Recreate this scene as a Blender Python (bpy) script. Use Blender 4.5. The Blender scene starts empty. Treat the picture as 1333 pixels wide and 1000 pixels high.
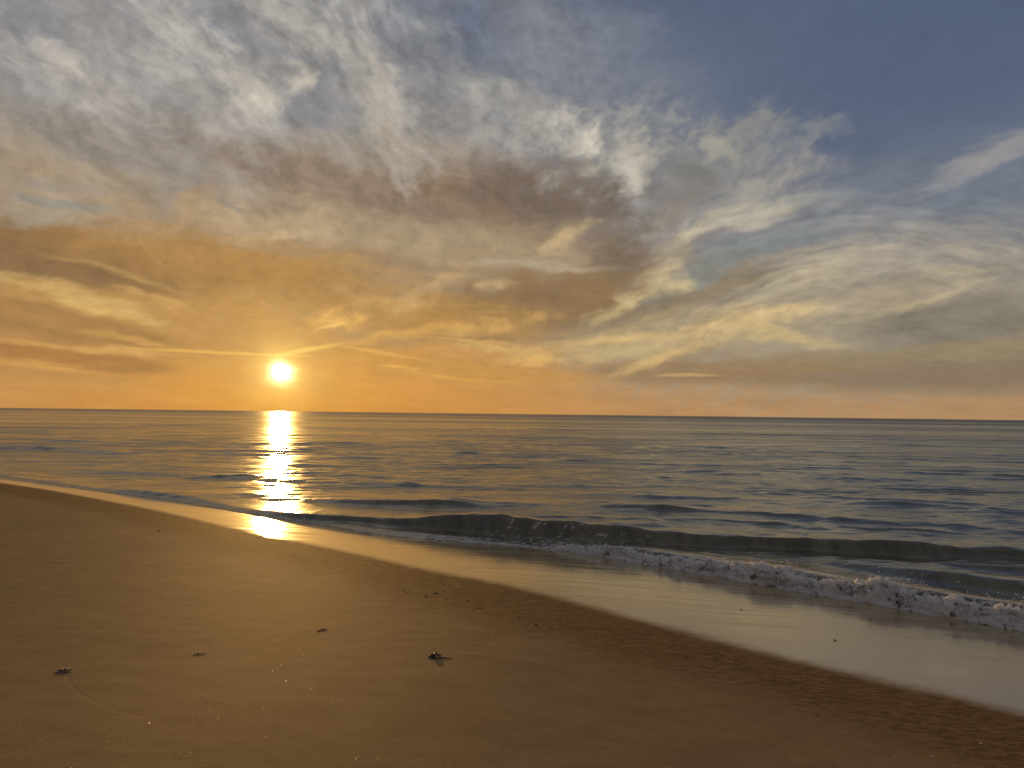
import bpy, bmesh, math, random
import numpy as np
from mathutils import Matrix, Vector

R = math.radians
scene = bpy.context.scene
COLL = scene.collection

# ================================================================== camera
H = 2.2                                    # camera height above still water, metres
PITCH, ROLL, FPX = 2.23, 0.688, 1000.0     # degrees, degrees, focal length for a frame 1333 wide
CAM_ROT = Matrix.Rotation(R(90 + PITCH), 3, 'X') @ Matrix.Rotation(R(ROLL), 3, 'Z')
_CR = np.array(CAM_ROT)

def ray(px, py):
    v = _CR @ np.array([(px - 666.5) / FPX, -(py - 500.0) / FPX, -1.0])
    return v / np.linalg.norm(v)

def azel(px, py):
    d = ray(px, py)
    return math.degrees(math.atan2(d[0], d[1])), math.degrees(math.asin(d[2]))

def ground(px, py, z=0.0):
    """where the line of sight meets the level z"""
    d = ray(px, py)
    t = (z - H) / d[2]
    return d[0] * t, d[1] * t

cd = bpy.data.cameras.new('camera')
cd.sensor_width = 36.0
cd.lens = FPX / 1333.0 * 36.0
cd.clip_start, cd.clip_end = 0.05, 200000.0
cam = bpy.data.objects.new('camera', cd)
cam.location = (0, 0, H)
cam.rotation_mode = 'QUATERNION'
cam.rotation_quaternion = CAM_ROT.to_quaternion()
COLL.objects.link(cam)
scene.camera = cam
scene.render.resolution_x, scene.render.resolution_y = 1024, 768
vs = scene.view_settings
vs.view_transform = 'Standard'; vs.look = 'None'; vs.exposure = 0.0; vs.gamma = 1.0
vs.use_curve_mapping = False

# ================================================================== sun and world
SUN_AZ, SUN_EL = azel(366, 484)
sd = (math.sin(R(SUN_AZ)) * math.cos(R(SUN_EL)), math.cos(R(SUN_AZ)) * math.cos(R(SUN_EL)), math.sin(R(SUN_EL)))
ld = bpy.data.lights.new('sun', 'SUN')
ld.energy = 2.0
ld.angle = R(0.53)
ld.color = (1.0, 0.54, 0.15)
sun = bpy.data.objects.new('sun', ld)
sun.rotation_mode = 'QUATERNION'
sun.rotation_quaternion = Vector(sd).to_track_quat('Z', 'Y')
sun.location = (0, 0, 30)
COLL.objects.link(sun)

world = bpy.data.worlds.new('World')
scene.world = world
world.use_nodes = True
wn = world.node_tree
ns = wn.nodes.new('ShaderNodeTexSky'); ns.sky_type = 'NISHITA'; ns.sun_disc = False
ns.sun_elevation = R(SUN_EL); ns.sun_rotation = R(SUN_AZ)
wn.links.new(ns.outputs[0], wn.nodes['Background'].inputs['Color'])
wn.nodes['Background'].inputs['Strength'].default_value = 0.08

# ================================================================== helpers
def mesh_object(name, verts, faces, mat, smooth=True, attrs=None):
    """one mesh object from numpy arrays (all faces with the same number of corners)"""
    me = bpy.data.meshes.new(name)
    verts = np.asarray(verts, np.float32); faces = np.asarray(faces, np.int32)
    n = faces.shape[1]
    me.vertices.add(len(verts)); me.vertices.foreach_set('co', verts.ravel())
    me.loops.add(faces.size); me.loops.foreach_set('vertex_index', faces.ravel())
    me.polygons.add(len(faces))
    me.polygons.foreach_set('loop_start', np.arange(0, faces.size, n, dtype=np.int32))
    me.polygons.foreach_set('loop_total', np.full(len(faces), n, np.int32))
    me.polygons.foreach_set('use_smooth', np.full(len(faces), smooth))
    for k, (typ, data) in (attrs or {}).items():
        a = me.attributes.new(k, typ, 'POINT')
        a.data.foreach_set('color' if typ == 'FLOAT_COLOR' else 'value', np.asarray(data, np.float32).ravel())
    me.update(calc_edges=True)
    if mat: me.materials.append(mat)
    o = bpy.data.objects.new(name, me)
    COLL.objects.link(o)
    return o

def grid_faces(nr, nc):
    i = np.arange((nr - 1) * nc).reshape(nr - 1, nc)[:, :-1]
    return np.stack([i, i + 1, i + nc + 1, i + nc], -1).reshape(-1, 4)

def compact(verts, faces, attrs):
    used = np.unique(faces)
    m = np.full(len(verts), -1, np.int64); m[used] = np.arange(len(used))
    return verts[used], m[faces], {k: (t, np.asarray(a)[used]) for k, (t, a) in attrs.items()}

class Nodes:
    def __init__(self, name):
        self.mat = bpy.data.materials.new(name); self.mat.use_nodes = True
        self.t = self.mat.node_tree; self.t.nodes.clear()
        self.out = self.t.nodes.new('ShaderNodeOutputMaterial')
    def new(self, typ, props=None, **ins):
        n = self.t.nodes.new(typ)
        for k, v in (props or {}).items(): setattr(n, k, v)
        for k, v in ins.items():
            self.put(n.inputs[k.replace('_', ' ')], v)
        return n
    def put(self, s, v):
        if isinstance(v, bpy.types.NodeSocket): self.t.links.new(v, s)
        elif isinstance(v, (tuple, list)) and len(v) == 3 and s.type == 'RGBA': s.default_value = (*v, 1)
        else: s.default_value = v
    def math(self, op, a, b=None, c=None, clamp=False):
        n = self.new('ShaderNodeMath', {'operation': op, 'use_clamp': clamp})
        for k, v in enumerate((a, b, c)):
            if v is not None: self.put(n.inputs[k], v)
        return n.outputs[0]
    def step(self, v, a, b, lo=0.0, hi=1.0):
        n = self.new('ShaderNodeMapRange', {'interpolation_type': 'SMOOTHSTEP'})
        for k, x in zip(('Value', 'From Min', 'From Max', 'To Min', 'To Max'), (v, a, b, lo, hi)): self.put(n.inputs[k], x)
        return n.outputs[0]
    def mix(self, f, a, b, blend='MIX'):
        n = self.new('ShaderNodeMix', {'data_type': 'RGBA', 'blend_type': blend})
        self.put(n.inputs[0], f); self.put(n.inputs[6], a); self.put(n.inputs[7], b)
        return n.outputs[2]
    def attr(self, name):
        return self.new('ShaderNodeAttribute', {'attribute_name': name})
    def pos(self, scale=(1, 1, 1), rot=0.0):
        g = self.new('ShaderNodeNewGeometry')
        m = self.new('ShaderNodeMapping', {'vector_type': 'POINT'})
        self.t.links.new(g.outputs['Position'], m.inputs[0])
        m.inputs['Rotation'].default_value = (0, 0, rot)
        m.inputs['Scale'].default_value = scale
        return m.outputs[0]
    def noise(self, vec, scale, detail=3.0, rough=0.55, dist=0.0):
        n = self.new('ShaderNodeTexNoise', {}, Vector=vec, Scale=scale, Detail=detail, Roughness=rough, Distortion=dist)
        return n.outputs[0]
    def bump(self, height, strength, distance, normal=None):
        n = self.new('ShaderNodeBump', {}, Height=height, Strength=strength, Distance=distance)
        if normal: self.put(n.inputs['Normal'], normal)
        return n.outputs[0]
    def done(self, shader):
        self.t.links.new(shader, self.out.inputs['Surface']); return self.mat

# ------------------------------------------------------------------ noise
_rng = np.random.RandomState(7)
_PERM = _rng.permutation(256).astype(np.int64)
_GA = _rng.rand(256) * 2 * np.pi
_GX, _GY = np.cos(_GA), np.sin(_GA)

def perlin(x, y):
    xi, yi = np.floor(x).astype(np.int64), np.floor(y).astype(np.int64)
    xf, yf = x - xi, y - yi
    u, v = xf ** 3 * (xf * (xf * 6 - 15) + 10), yf ** 3 * (yf * (yf * 6 - 15) + 10)
    def g(ix, iy, dx, dy):
        h = _PERM[(_PERM[ix & 255] + iy) & 255]
        return _GX[h] * dx + _GY[h] * dy
    a = g(xi, yi, xf, yf); b = g(xi + 1, yi, xf - 1, yf)
    c = g(xi, yi + 1, xf, yf - 1); d = g(xi + 1, yi + 1, xf - 1, yf - 1)
    return (a + u * (b - a)) + v * ((c + u * (d - c)) - (a + u * (b - a)))

def fbm(x, y, octaves=5, rough=0.5, lac=2.03, ridge=False):
    t, amp, norm = 0.0, 1.0, 0.0
    for k in range(octaves):
        n = perlin(x + 17.3 * k, y - 9.1 * k)
        if ridge: n = 0.5 - 2.0 * np.abs(n) + 0.0
        t = t + n * amp; norm += amp * amp
        x, y = x * lac, y * lac; amp *= rough
    return t / math.sqrt(norm) * 1.0          # roughly -0.8..0.8, sigma 0.27

def sstep(x, a, b):
    t = np.clip((x - a) / (b - a), 0, 1)
    return t * t * (3 - 2 * t)

def rot(a, e, loc, ang, sc):
    c, s = math.cos(math.radians(ang)), math.sin(math.radians(ang))
    x, y = a - loc[0], e - loc[1]
    return (c * x + s * y) / sc[0], (-s * x + c * y) / sc[1]

def lin1(c):
    c = np.asarray(c, float) / 255.0
    return np.where(c <= 0.04045, c / 12.92, ((c + 0.055) / 1.055) ** 2.4)

def rampnp(x, stops):
    xs = [s[0] for s in stops]
    cs = np.array([lin1(s[1]) for s in stops])
    return np.stack([np.interp(x, xs, cs[:, k]) for k in range(3)], -1)

def sky_light(az, el, azel, sun_az, sun_el, patches, roll=0.688, fpx=1000.0):
    """radiance of the sky (air and cloud together) towards azimuth/elevation in degrees"""
    el0 = el
    el = np.abs(el)
    # turbulent edges
    lowk = 0.3 + 0.7 * sstep(el, 0.5, 8.0)
    wx = fbm(az / 6.0 + 3.1, el / 2.6 + 7.7, 6, 0.56) * 1.9 * lowk
    wy = fbm(az / 6.0 + 13.4, el / 2.6 + 1.9, 6, 0.56) * 0.8 * lowk
    qa, qe = az + wx, el + wy
    ha, he = az + 0.45 * wx, el + 0.45 * wy
    def tex(loc, ang, sc, o=7, r=0.55, ridge=False):
        x, y = rot(ha, he, loc, ang, sc)
        return fbm(x, y, o, r, ridge=ridge)
    def duo(loc, ang, sc, r):
        big = tex(loc, ang, sc, 7, r)
        small = tex((loc[0] + 31.0, loc[1] - 17.0), ang + 6, (sc[0] * 0.36, sc[1] * 0.40), 6, 0.62)
        return 0.80 * big + 0.36 * small
    T = {
        'A': duo((1.3, 4.2), -34, (3.4, 1.35), 0.60),
        'B': duo((9.3, 2.2), 9, (7.0, 1.0), 0.58),
        'C': duo((5.3, 8.2), -4, (9.0, 0.9), 0.58),
        'P': duo((2.3, 6.2), 16, (2.6, 1.7), 0.60),
        'D': duo((8.3, 1.2), -62, (4.2, 1.6), 0.60),
        'W': duo((4.4, 0.2), -8, (13.0, 4.5), 0.58),
        'R': None,
    }
    ca, ce = azel(1115, 660)                       # the arcs on the right bend round this point
    rr, th = np.hypot((ha - ca) * 0.93, he - ce), np.degrees(np.arctan2(ha - ca, he - ce))
    T['R'] = 0.8 * fbm(th / 26.0 + 4, rr / 0.95 + 0.02 * th, 6, 0.55) + 0.4 * fbm(th / 9.0 + 30, rr / 0.42, 5, 0.6)
    cool = rampnp(el, COOL)
    warm = rampnp(el, WARM)
    dusk = rampnp(el, DUSK)
    wf = np.exp(-((az - sun_az) / 25.0) ** 2)[..., None]
    col = cool + wf * (warm - cool)
    back = sstep(np.cos(np.radians(az)) * np.cos(np.radians(el)), 0.75, -0.6)
    back = np.where(np.isnan(back), 0, back)
    col = col + (dusk - col) * (1 - sstep(np.cos(np.radians(az)) * np.cos(np.radians(el)), -0.6, 0.75))[..., None]
    for p in patches:
        px, py, rx, ry, ang, c, op, t, amp, lo, hi = p[:11]
        warp = p[11] if len(p) > 11 else True
        a, e = azel(px, py)
        k = 57.2958 / fpx * math.cos(math.radians(a)) ** 1.5
        x, y = rot(qa if warp else ha * 0.35 + az * 0.65, qe if warp else he * 0.35 + el * 0.65, (a, e), ang + roll, (rx * k, ry * k))
        g = np.clip(1 - np.sqrt(x * x + y * y), 0, 1)
        m = g > 0
        if not m.any(): continue
        gm = g[m]
        al = sstep(gm + amp * 1.5 * T[t][m], lo - 0.05, hi * 1.4) * op * sstep(gm, 0.0, 0.4)
        col[m] = col[m] + (lin1(c) - col[m]) * al[:, None]
    # light and dark within the cloud
    cloud = 1.0
    ml = sstep(el, 10, 17) * (1 - sstep(az, -6, 16))
    mr = sstep(az, 0, 14) * (1 - sstep(el, 13, 20)) * sstep(el, 1.5, 6.0)
    mlow = 1 - sstep(el, 6, 13)
    f = 1 + 0.5 * ml * (0.5 * T['A'] + 0.5 * T['D']) + mr * (0.16 * T['B'] + 0.15 * T['R']) + 0.16 * mlow * T['C'] + 0.20 * T['P'] * (0.3 + 0.7 * sstep(el, 3, 9)) * (1 - 0.7 * sstep(az, 6, 16) * sstep(el, 14, 19))
    x, y = rot(ha, he, (0.3, 0.2), -14, (1.25, 0.42))
    fine = fbm(x, y, 5, 0.62) + 0.6 * fbm(x * 0.4 + 3, y * 0.4, 4, 0.6, ridge=True)
    blue = sstep(az, 4, 14) * sstep(el, 13, 18)          # the clear corner stays smooth
    f = f + 0.085 * fine * (0.25 + 0.75 * sstep(el, 0.8, 4.0)) * (1 - 0.75 * blue)
    col = col * np.clip(f, 0.5, 1.6)[..., None]
    # the sun through thin cloud
    d = (np.sin(np.radians(az)) * np.cos(np.radians(el0)), np.cos(np.radians(az)) * np.cos(np.radians(el0)), np.sin(np.radians(el0)))
    sa, se = math.radians(sun_az), math.radians(sun_el)
    dot = d[0] * math.sin(sa) * math.cos(se) + d[1] * math.cos(sa) * math.cos(se) + d[2] * math.sin(se)
    dg = np.degrees(np.arccos(np.clip(dot, -1, 1)))
    flare = fbm(np.degrees(np.arctan2(az - sun_az, el0 - sun_el)) / 38.0, dg * 0.3, 4, 0.6)
    a2 = dg * (1.0 + 0.30 * T['C'] + 0.20 * T['P'] + 0.10 * flare)
    g1 = np.exp(-(a2 / 0.62) ** 2)
    g2 = np.exp(-np.abs(a2) / 1.0)
    g3 = np.exp(-(dg / 7.0) ** 2)
    col = col + g1[..., None] * np.array((3.8, 3.0, 2.0)) + g2[..., None] * np.array((1.6, 1.1, 0.26)) + g3[..., None] * np.array((0.10, 0.055, 0.008))
    return col

COOL = [(0, (176, 138, 98)), (1.2, (170, 136, 100)), (3, (158, 136, 106)), (6, (142, 134, 116)), (9, (131, 130, 126)), (14, (112, 120, 132)),
        (20, (97, 108, 128)), (28, (80, 94, 120)), (45, (104, 107, 117)), (90, (114, 114, 120))]
WARM = [(0, (212, 146, 66)), (3, (220, 156, 74)), (6, (206, 152, 82)), (10, (186, 146, 94)), (14, (174, 148, 116)),
        (19, (142, 136, 130)), (28, (110, 116, 128)), (45, (116, 114, 117)), (90, (114, 114, 120))]
DUSK = [(0, (158, 138, 132)), (6, (150, 136, 134)), (18, (124, 122, 132)), (45, (112, 112, 120)), (90, (114, 114, 120))]
# cloud banks, far ones first: px, py, half length, half width, tilt, colour, opacity, texture, edge roughness, lo, hi
PATCHES = [
    # veils
    (200, 150, 700, 330, -6, (156, 152, 148), 0.85, 'W', 0.35, 0.02, 0.5),
    (150, 395, 640, 175, -3, (184, 140, 84), 0.92, 'W', 0.3, 0.02, 0.62),
    (130, 235, 420, 110, -6, (163, 146, 122), 0.8, 'W', 0.3, 0.02, 0.6),
    (270, 300, 520, 80, -4, (172, 141, 102), 0.7, 'W', 0.6, 0.0, 0.8),
    (580, 320, 440, 180, -2, (162, 140, 112), 0.8, 'W', 0.35, 0.02, 0.5),
    (1060, 420, 480, 150, 4, (158, 146, 126), 0.75, 'R', 0.35, 0.02, 0.6),
    (1000, 90, 420, 160, -4, (92, 103, 127), 0.5, 'W', 0.35, 0.02, 0.6),
    (690, 90, 320, 170, -30, (132, 134, 140), 0.75, 'W', 0.4, 0.0, 0.6),
    (830, 130, 200, 120, -20, (110, 117, 132), 0.6, 'W', 0.4, 0.0, 0.6),
    # grey gaps upper left
    (30, 30, 150, 60, -30, (122, 125, 133), 0.6, 'A', 0.4, 0.05, 0.7),
    (210, 80, 150, 40, -38, (132, 133, 138), 0.6, 'A', 0.4, 0.05, 0.7),
    (300, 30, 80, 70, -50, (124, 126, 133), 0.65, 'A', 0.4, 0.05, 0.7),
    (410, 130, 110, 70, 40, (130, 131, 136), 0.6, 'P', 0.4, 0.05, 0.7),
    (620, 40, 130, 80, -40, (98, 106, 124), 0.7, 'A', 0.4, 0.05, 0.7),
    # brown bands, middle
    (610, 258, 380, 62, -5, (134, 111, 90), 0.92, 'C', 0.35, 0.05, 0.6),
    (390, 222, 330, 42, -12, (142, 124, 108), 0.8, 'C', 0.35, 0.05, 0.6),
    (70, 165, 200, 50, -12, (140, 133, 126), 0.7, 'C', 0.35, 0.05, 0.6),
    (230, 235, 90, 60, 40, (142, 134, 126), 0.6, 'P', 0.35, 0.05, 0.6),
    (30, 318, 300, 60, -9, (146, 114, 78), 0.95, 'C', 0.25, 0.05, 0.5),
    (320, 350, 330, 70, -3, (180, 136, 78), 0.85, 'C', 0.25, 0.05, 0.6),
    (790, 262, 150, 75, 8, (112, 100, 89), 0.9, 'P', 0.5, 0.08, 0.6),
    (680, 244, 150, 52, -8, (116, 102, 91), 0.88, 'P', 0.45, 0.05, 0.6),
    (805, 335, 150, 52, 52, (120, 104, 88), 0.92, 'P', 0.4, 0.05, 0.6),
    (690, 398, 250, 60, 6, (140, 113, 80), 0.95, 'P', 0.35, 0.05, 0.5),
    (880, 388, 240, 36, 18, (136, 121, 98), 0.85, 'B', 0.4, 0.05, 0.6),
    (540, 410, 260, 50, -4, (182, 138, 78), 0.75, 'C', 0.3, 0.05, 0.6),
    (10, 318, 360, 58, -8, (138, 107, 74), 0.92, 'C', 0.25, 0.0, 0.42),
    (280, 345, 280, 46, -6, (168, 128, 78), 0.7, 'W', 0.2, 0.0, 0.4),
    (50, 416, 260, 30, -9, (160, 121, 74), 0.85, 'C', 0.15, 0.0, 0.35),
    (70, 464, 220, 20, -6, (168, 122, 72), 0.85, 'C', 0.15, 0.0, 0.35),
    (930, 235, 220, 100, 14, (140, 138, 136), 0.8, 'P', 0.5, 0.0, 0.6),
    (1270, 40, 420, 190, 10, (81, 95, 120), 0.6, 'W', 0.15, 0.0, 0.5),
    # upper left wisps
    (60, 85, 190, 50, -22, (178, 171, 162), 0.85, 'A', 0.6, 0.1, 0.9),
    (85, 85, 60, 34, -42, (190, 182, 170), 0.85, 'P', 0.4, 0.1, 0.8),
    (240, 40, 190, 60, -35, (174, 170, 163), 0.85, 'A', 0.6, 0.1, 0.9),
    (135, 40, 90, 40, -45, (160, 156, 152), 0.7, 'A', 0.5, 0.1, 0.8),
    (310, 105, 150, 46, -36, (184, 177, 166), 0.9, 'A', 0.5, 0.1, 0.8),
    (345, 128, 55, 28, -12, (200, 192, 176), 0.9, 'P', 0.35, 0.05, 0.8),
    (220, 90, 120, 34, -32, (176, 170, 160), 0.8, 'A', 0.5, 0.1, 0.8),
    (150, 130, 90, 36, -24, (172, 165, 155), 0.75, 'P', 0.5, 0.1, 0.9),
    (290, 155, 120, 60, -25, (168, 161, 152), 0.8, 'P', 0.45, 0.1, 0.9),
    (365, 18, 150, 44, -22, (178, 172, 162), 0.85, 'A', 0.5, 0.1, 0.8),
    (387, 104, 44, 24, -30, (194, 184, 168), 0.9, 'P', 0.4, 0.08, 0.7),
    (470, 30, 120, 70, -60, (164, 160, 155), 0.8, 'D', 0.5, 0.1, 0.9),
    (490, 120, 190, 60, -62, (176, 169, 158), 0.85, 'D', 0.5, 0.1, 0.9),
    (510, 170, 110, 36, -74, (178, 166, 148), 0.7, 'D', 0.4, 0.1, 0.9),
    (560, 40, 70, 20, -12, (158, 158, 154), 0.7, 'A', 0.5, 0.1, 0.9),
    (640, 122, 150, 40, -26, (170, 166, 156), 0.85, 'A', 0.5, 0.1, 0.9),
    (700, 140, 120, 36, -10, (152, 148, 144), 0.75, 'B', 0.5, 0.1, 0.8),
    (720, 70, 150, 70, -42, (130, 132, 138), 0.75, 'A', 0.5, 0.1, 0.8),
    (560, 195, 110, 24, -16, (160, 148, 132), 0.6, 'C', 0.5, 0.1, 0.8),
    (620, 165, 200, 46, -12, (164, 158, 150), 0.8, 'P', 0.6, 0.05, 0.8),
    (800, 190, 150, 70, 20, (160, 156, 148), 0.85, 'P', 0.6, 0.05, 0.75),
    (480, 205, 160, 30, -10, (158, 148, 136), 0.75, 'P', 0.55, 0.05, 0.8),
    (760, 225, 60, 24, -20, (112, 106, 102), 0.7, 'P', 0.5, 0.05, 0.7),
    # white puffs in the middle
    (752, 180, 70, 46, -38, (190, 182, 168), 0.95, 'P', 0.55, 0.15, 0.85),
    (765, 178, 34, 26, -40, (216, 208, 192), 0.8, 'P', 0.3, 0.1, 0.8),
    (828, 212, 62, 46, 58, (184, 176, 162), 0.9, 'P', 0.55, 0.15, 0.85),
    (818, 230, 40, 20, 62, (212, 202, 184), 0.7, 'P', 0.3, 0.1, 0.8),
    (762, 222, 30, 16, -10, (186, 176, 158), 0.8, 'P', 0.3, 0.05, 0.7),
    (700, 170, 70, 26, -16, (166, 160, 150), 0.75, 'P', 0.5, 0.1, 0.8),
    (925, 200, 150, 60, 14, (140, 138, 134), 0.85, 'P', 0.65, 0.15, 0.85),
    (1010, 195, 120, 40, 14, (132, 134, 136), 0.7, 'P', 0.6, 0.12, 0.85),
    (930, 195, 60, 26, -30, (164, 160, 148), 0.8, 'P', 0.6, 0.15, 0.8),
    (970, 255, 150, 46, 26, (160, 154, 144), 0.85, 'P', 0.5, 0.1, 0.85),
    (990, 280, 100, 18, 14, (186, 176, 156), 0.85, 'B', 0.35, 0.05, 0.7),
    (915, 300, 70, 14, 22, (190, 178, 154), 0.85, 'B', 0.35, 0.05, 0.7),
    (880, 270, 90, 30, 36, (150, 138, 124), 0.7, 'P', 0.5, 0.1, 0.8),
    # blue gaps
    (1020, 305, 160, 22, 8, (128, 134, 136), 0.85, 'B', 0.3, 0.05, 0.6),
    (930, 345, 150, 22, 24, (132, 136, 132), 0.7, 'B', 0.3, 0.05, 0.6),
    # arcs, right
    (868, 340, 80, 30, 34, (192, 174, 140), 0.85, 'B', 0.35, 0.08, 0.8),
    (862, 372, 46, 22, 10, (204, 184, 140), 0.85, 'P', 0.35, 0.08, 0.8),
    (800, 405, 80, 18, 30, (200, 174, 124), 0.8, 'P', 0.4, 0.08, 0.8),
    (815, 385, 34, 16, -20, (192, 172, 132), 0.8, 'P', 0.4, 0.08, 0.8),
    (1080, 266, 200, 28, -8, (146, 146, 143), 0.75, 'R', 0.38, 0.05, 0.9),
    (1130, 300, 220, 30, -6, (156, 151, 146), 0.75, 'R', 0.38, 0.05, 0.9),
    (1140, 335, 230, 34, -3, (180, 168, 150), 0.9, 'R', 0.36, 0.05, 0.9),
    (1050, 362, 200, 34, 14, (184, 170, 142), 0.85, 'R', 0.38, 0.05, 0.9),
    (1240, 357, 130, 12, -5, (180, 168, 140), 0.75, 'B', 0.4, 0.08, 0.9),
    (1100, 395, 260, 36, 6, (172, 156, 130), 0.8, 'R', 0.36, 0.05, 0.9),
    (1245, 418, 190, 46, 5, (129, 121, 106), 0.9, 'C', 0.15, 0.05, 0.45),
    (1190, 393, 150, 9, 12, (188, 172, 138), 0.8, 'B', 0.25, 0.05, 0.8),
    (1275, 208, 130, 26, 17, (152, 148, 146), 0.9, 'B', 0.35, 0.08, 0.8),
    (1320, 185, 60, 24, 30, (140, 138, 140), 0.7, 'B', 0.4, 0.08, 0.8),
    # yellow belt above the low grey bank
    (900, 432, 240, 44, 8, (194, 168, 122), 0.85, 'B', 0.5, 0.08, 0.8),
    (960, 425, 140, 24, 10, (212, 184, 132), 0.8, 'P', 0.55, 0.1, 0.8),
    (1020, 440, 110, 14, -10, (200, 176, 124), 0.75, 'B', 0.4, 0.08, 0.8),
    (790, 445, 170, 12, 6, (212, 180, 122), 0.8, 'C', 0.35, 0.08, 0.8),
    (800, 460, 160, 16, 4, (184, 166, 122), 0.7, 'C', 0.3, 0.08, 0.8),
    (1000, 484, 360, 26, 0, (150, 124, 92), 0.95, 'C', 0.25, 0.03, 0.45),
    (1280, 470, 260, 40, 2, (134, 120, 100), 0.85, 'C', 0.3, 0.05, 0.6),
    (1270, 458, 160, 16, 4, (148, 132, 100), 0.7, 'C', 0.3, 0.05, 0.6),
    (860, 465, 90, 12, 22, (212, 178, 116), 0.8, 'P', 0.4, 0.08, 0.7),
    (895, 489, 60, 4, 0, (192, 158, 106), 0.8, 'C', 0.2, 0.05, 0.6),
    (1250, 494, 380, 32, 0, (136, 117, 96), 0.9, 'C', 0.25, 0.05, 0.6),
    (620, 486, 220, 20, -3, (196, 146, 80), 0.75, 'C', 0.25, 0.03, 0.5),
    # middle lights
    (340, 290, 170, 34, 4, (186, 162, 128), 0.75, 'P', 0.5, 0.1, 0.85),
    (358, 306, 24, 8, 0, (206, 182, 140), 0.8, 'P', 0.3, 0.05, 0.7),
    (440, 305, 200, 26, -2, (178, 156, 126), 0.65, 'C', 0.5, 0.1, 0.85),
    (600, 310, 240, 30, -4, (172, 150, 120), 0.65, 'C', 0.5, 0.1, 0.85),
    (735, 313, 70, 24, 24, (196, 170, 128), 0.8, 'P', 0.4, 0.1, 0.85),
    (690, 345, 170, 14, -2, (182, 166, 140), 0.8, 'C', 0.4, 0.08, 0.8),
    (645, 373, 40, 12, 0, (198, 172, 126), 0.8, 'P', 0.4, 0.05, 0.8),
    (560, 370, 90, 30, 40, (190, 158, 112), 0.65, 'P', 0.5, 0.1, 0.85),
    (510, 393, 120, 20, -8, (204, 164, 106), 0.7, 'P', 0.45, 0.1, 0.85),
    (30, 280, 110, 24, 0, (168, 158, 138), 0.7, 'P', 0.4, 0.08, 0.8),
    (60, 235, 120, 22, -4, (156, 150, 140), 0.65, 'C', 0.4, 0.08, 0.8),
    (110, 275, 70, 30, -30, (172, 154, 128), 0.6, 'P', 0.5, 0.1, 0.85),
    # bright streaks, lower left
    (210, 345, 110, 9, -40, (188, 148, 94), 0.35, 'P', 0.3, 0.05, 0.8),
    (170, 362, 130, 8, -13, (202, 160, 98), 0.55, 'C', 0.3, 0.05, 0.8),
    (70, 378, 190, 20, -13, (206, 172, 108), 0.85, 'C', 0.4, 0.08, 0.8),
    (200, 390, 110, 8, -12, (208, 166, 98), 0.7, 'C', 0.3, 0.05, 0.8),
    (150, 405, 150, 12, -14, (214, 174, 106), 0.8, 'C', 0.3, 0.05, 0.8),
    (120, 435, 130, 11, -9, (220, 170, 94), 0.8, 'C', 0.3, 0.05, 0.8),
    (90, 452, 210, 8, -4, (222, 174, 100), 0.55, 'C', 0.3, 0.05, 0.8),
    (50, 475, 110, 12, -6, (216, 160, 88), 0.75, 'C', 0.35, 0.08, 0.8),
    (60, 415, 170, 26, -8, (170, 128, 78), 0.8, 'C', 0.25, 0.05, 0.6),
    (60, 440, 110, 12, -6, (176, 130, 78), 0.6, 'C', 0.3, 0.08, 0.8),
    (80, 463, 150, 15, -7, (176, 126, 72), 0.85, 'C', 0.25, 0.05, 0.7),
    # around the sun
    (430, 415, 80, 24, 6, (228, 178, 98), 0.8, 'P', 0.5, 0.1, 0.85),
    (435, 426, 46, 4, 14, (240, 194, 112), 0.8, 'C', 0.15, 0.05, 0.7),
    (280, 459, 170, 3.5, -1, (240, 190, 96), 0.55, 'C', 0.12, 0.05, 0.6, False),
    (405, 454, 60, 5, 12, (248, 204, 106), 0.6, 'C', 0.12, 0.05, 0.6, False),
    (500, 460, 110, 4, -9, (234, 182, 96), 0.55, 'C', 0.12, 0.05, 0.6, False),
    (510, 436, 120, 13, 8, (228, 176, 94), 0.8, 'B', 0.35, 0.08, 0.8),
    (640, 425, 130, 16, 8, (214, 170, 102), 0.75, 'P', 0.4, 0.08, 0.8),
    (600, 443, 130, 4, -2, (216, 172, 100), 0.75, 'C', 0.2, 0.05, 0.7),
    (660, 455, 120, 12, -4, (216, 176, 106), 0.7, 'P', 0.45, 0.08, 0.8),
    (700, 470, 120, 10, 2, (224, 178, 104), 0.75, 'P', 0.45, 0.08, 0.8),
    (600, 492, 120, 3.5, -6, (226, 164, 84), 0.7, 'C', 0.15, 0.05, 0.7),
    (520, 478, 34, 3, -8, (236, 174, 86), 0.7, 'C', 0.15, 0.05, 0.7),
    # extra dark filaments and bright rims
    (1100, 462, 240, 14, 2, (146, 128, 100), 0.8, 'C', 0.3, 0.05, 0.7),
    (560, 345, 260, 12, -5, (146, 122, 94), 0.6, 'C', 0.4, 0.05, 0.8),
    (900, 250, 70, 22, 10, (116, 110, 104), 0.6, 'P', 0.5, 0.08, 0.8),
    (905, 222, 50, 22, -10, (112, 110, 108), 0.7, 'P', 0.5, 0.08, 0.8),
    (735, 212, 60, 20, -10, (126, 116, 108), 0.7, 'P', 0.5, 0.08, 0.8),
    (590, 150, 60, 30, -30, (122, 120, 122), 0.7, 'A', 0.5, 0.08, 0.8),
    (590, 80, 60, 26, -20, (112, 114, 124), 0.6, 'A', 0.5, 0.08, 0.8),
    (150, 200, 180, 24, -10, (140, 130, 120), 0.7, 'C', 0.4, 0.08, 0.8),
    (60, 262, 110, 14, -2, (136, 138, 132), 0.7, 'C', 0.4, 0.08, 0.8),
    (250, 262, 60, 26, 60, (172, 144, 108), 0.7, 'P', 0.4, 0.08, 0.8),
    (310, 270, 36, 12, -35, (142, 134, 124), 0.7, 'P', 0.4, 0.08, 0.8),
]

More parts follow.
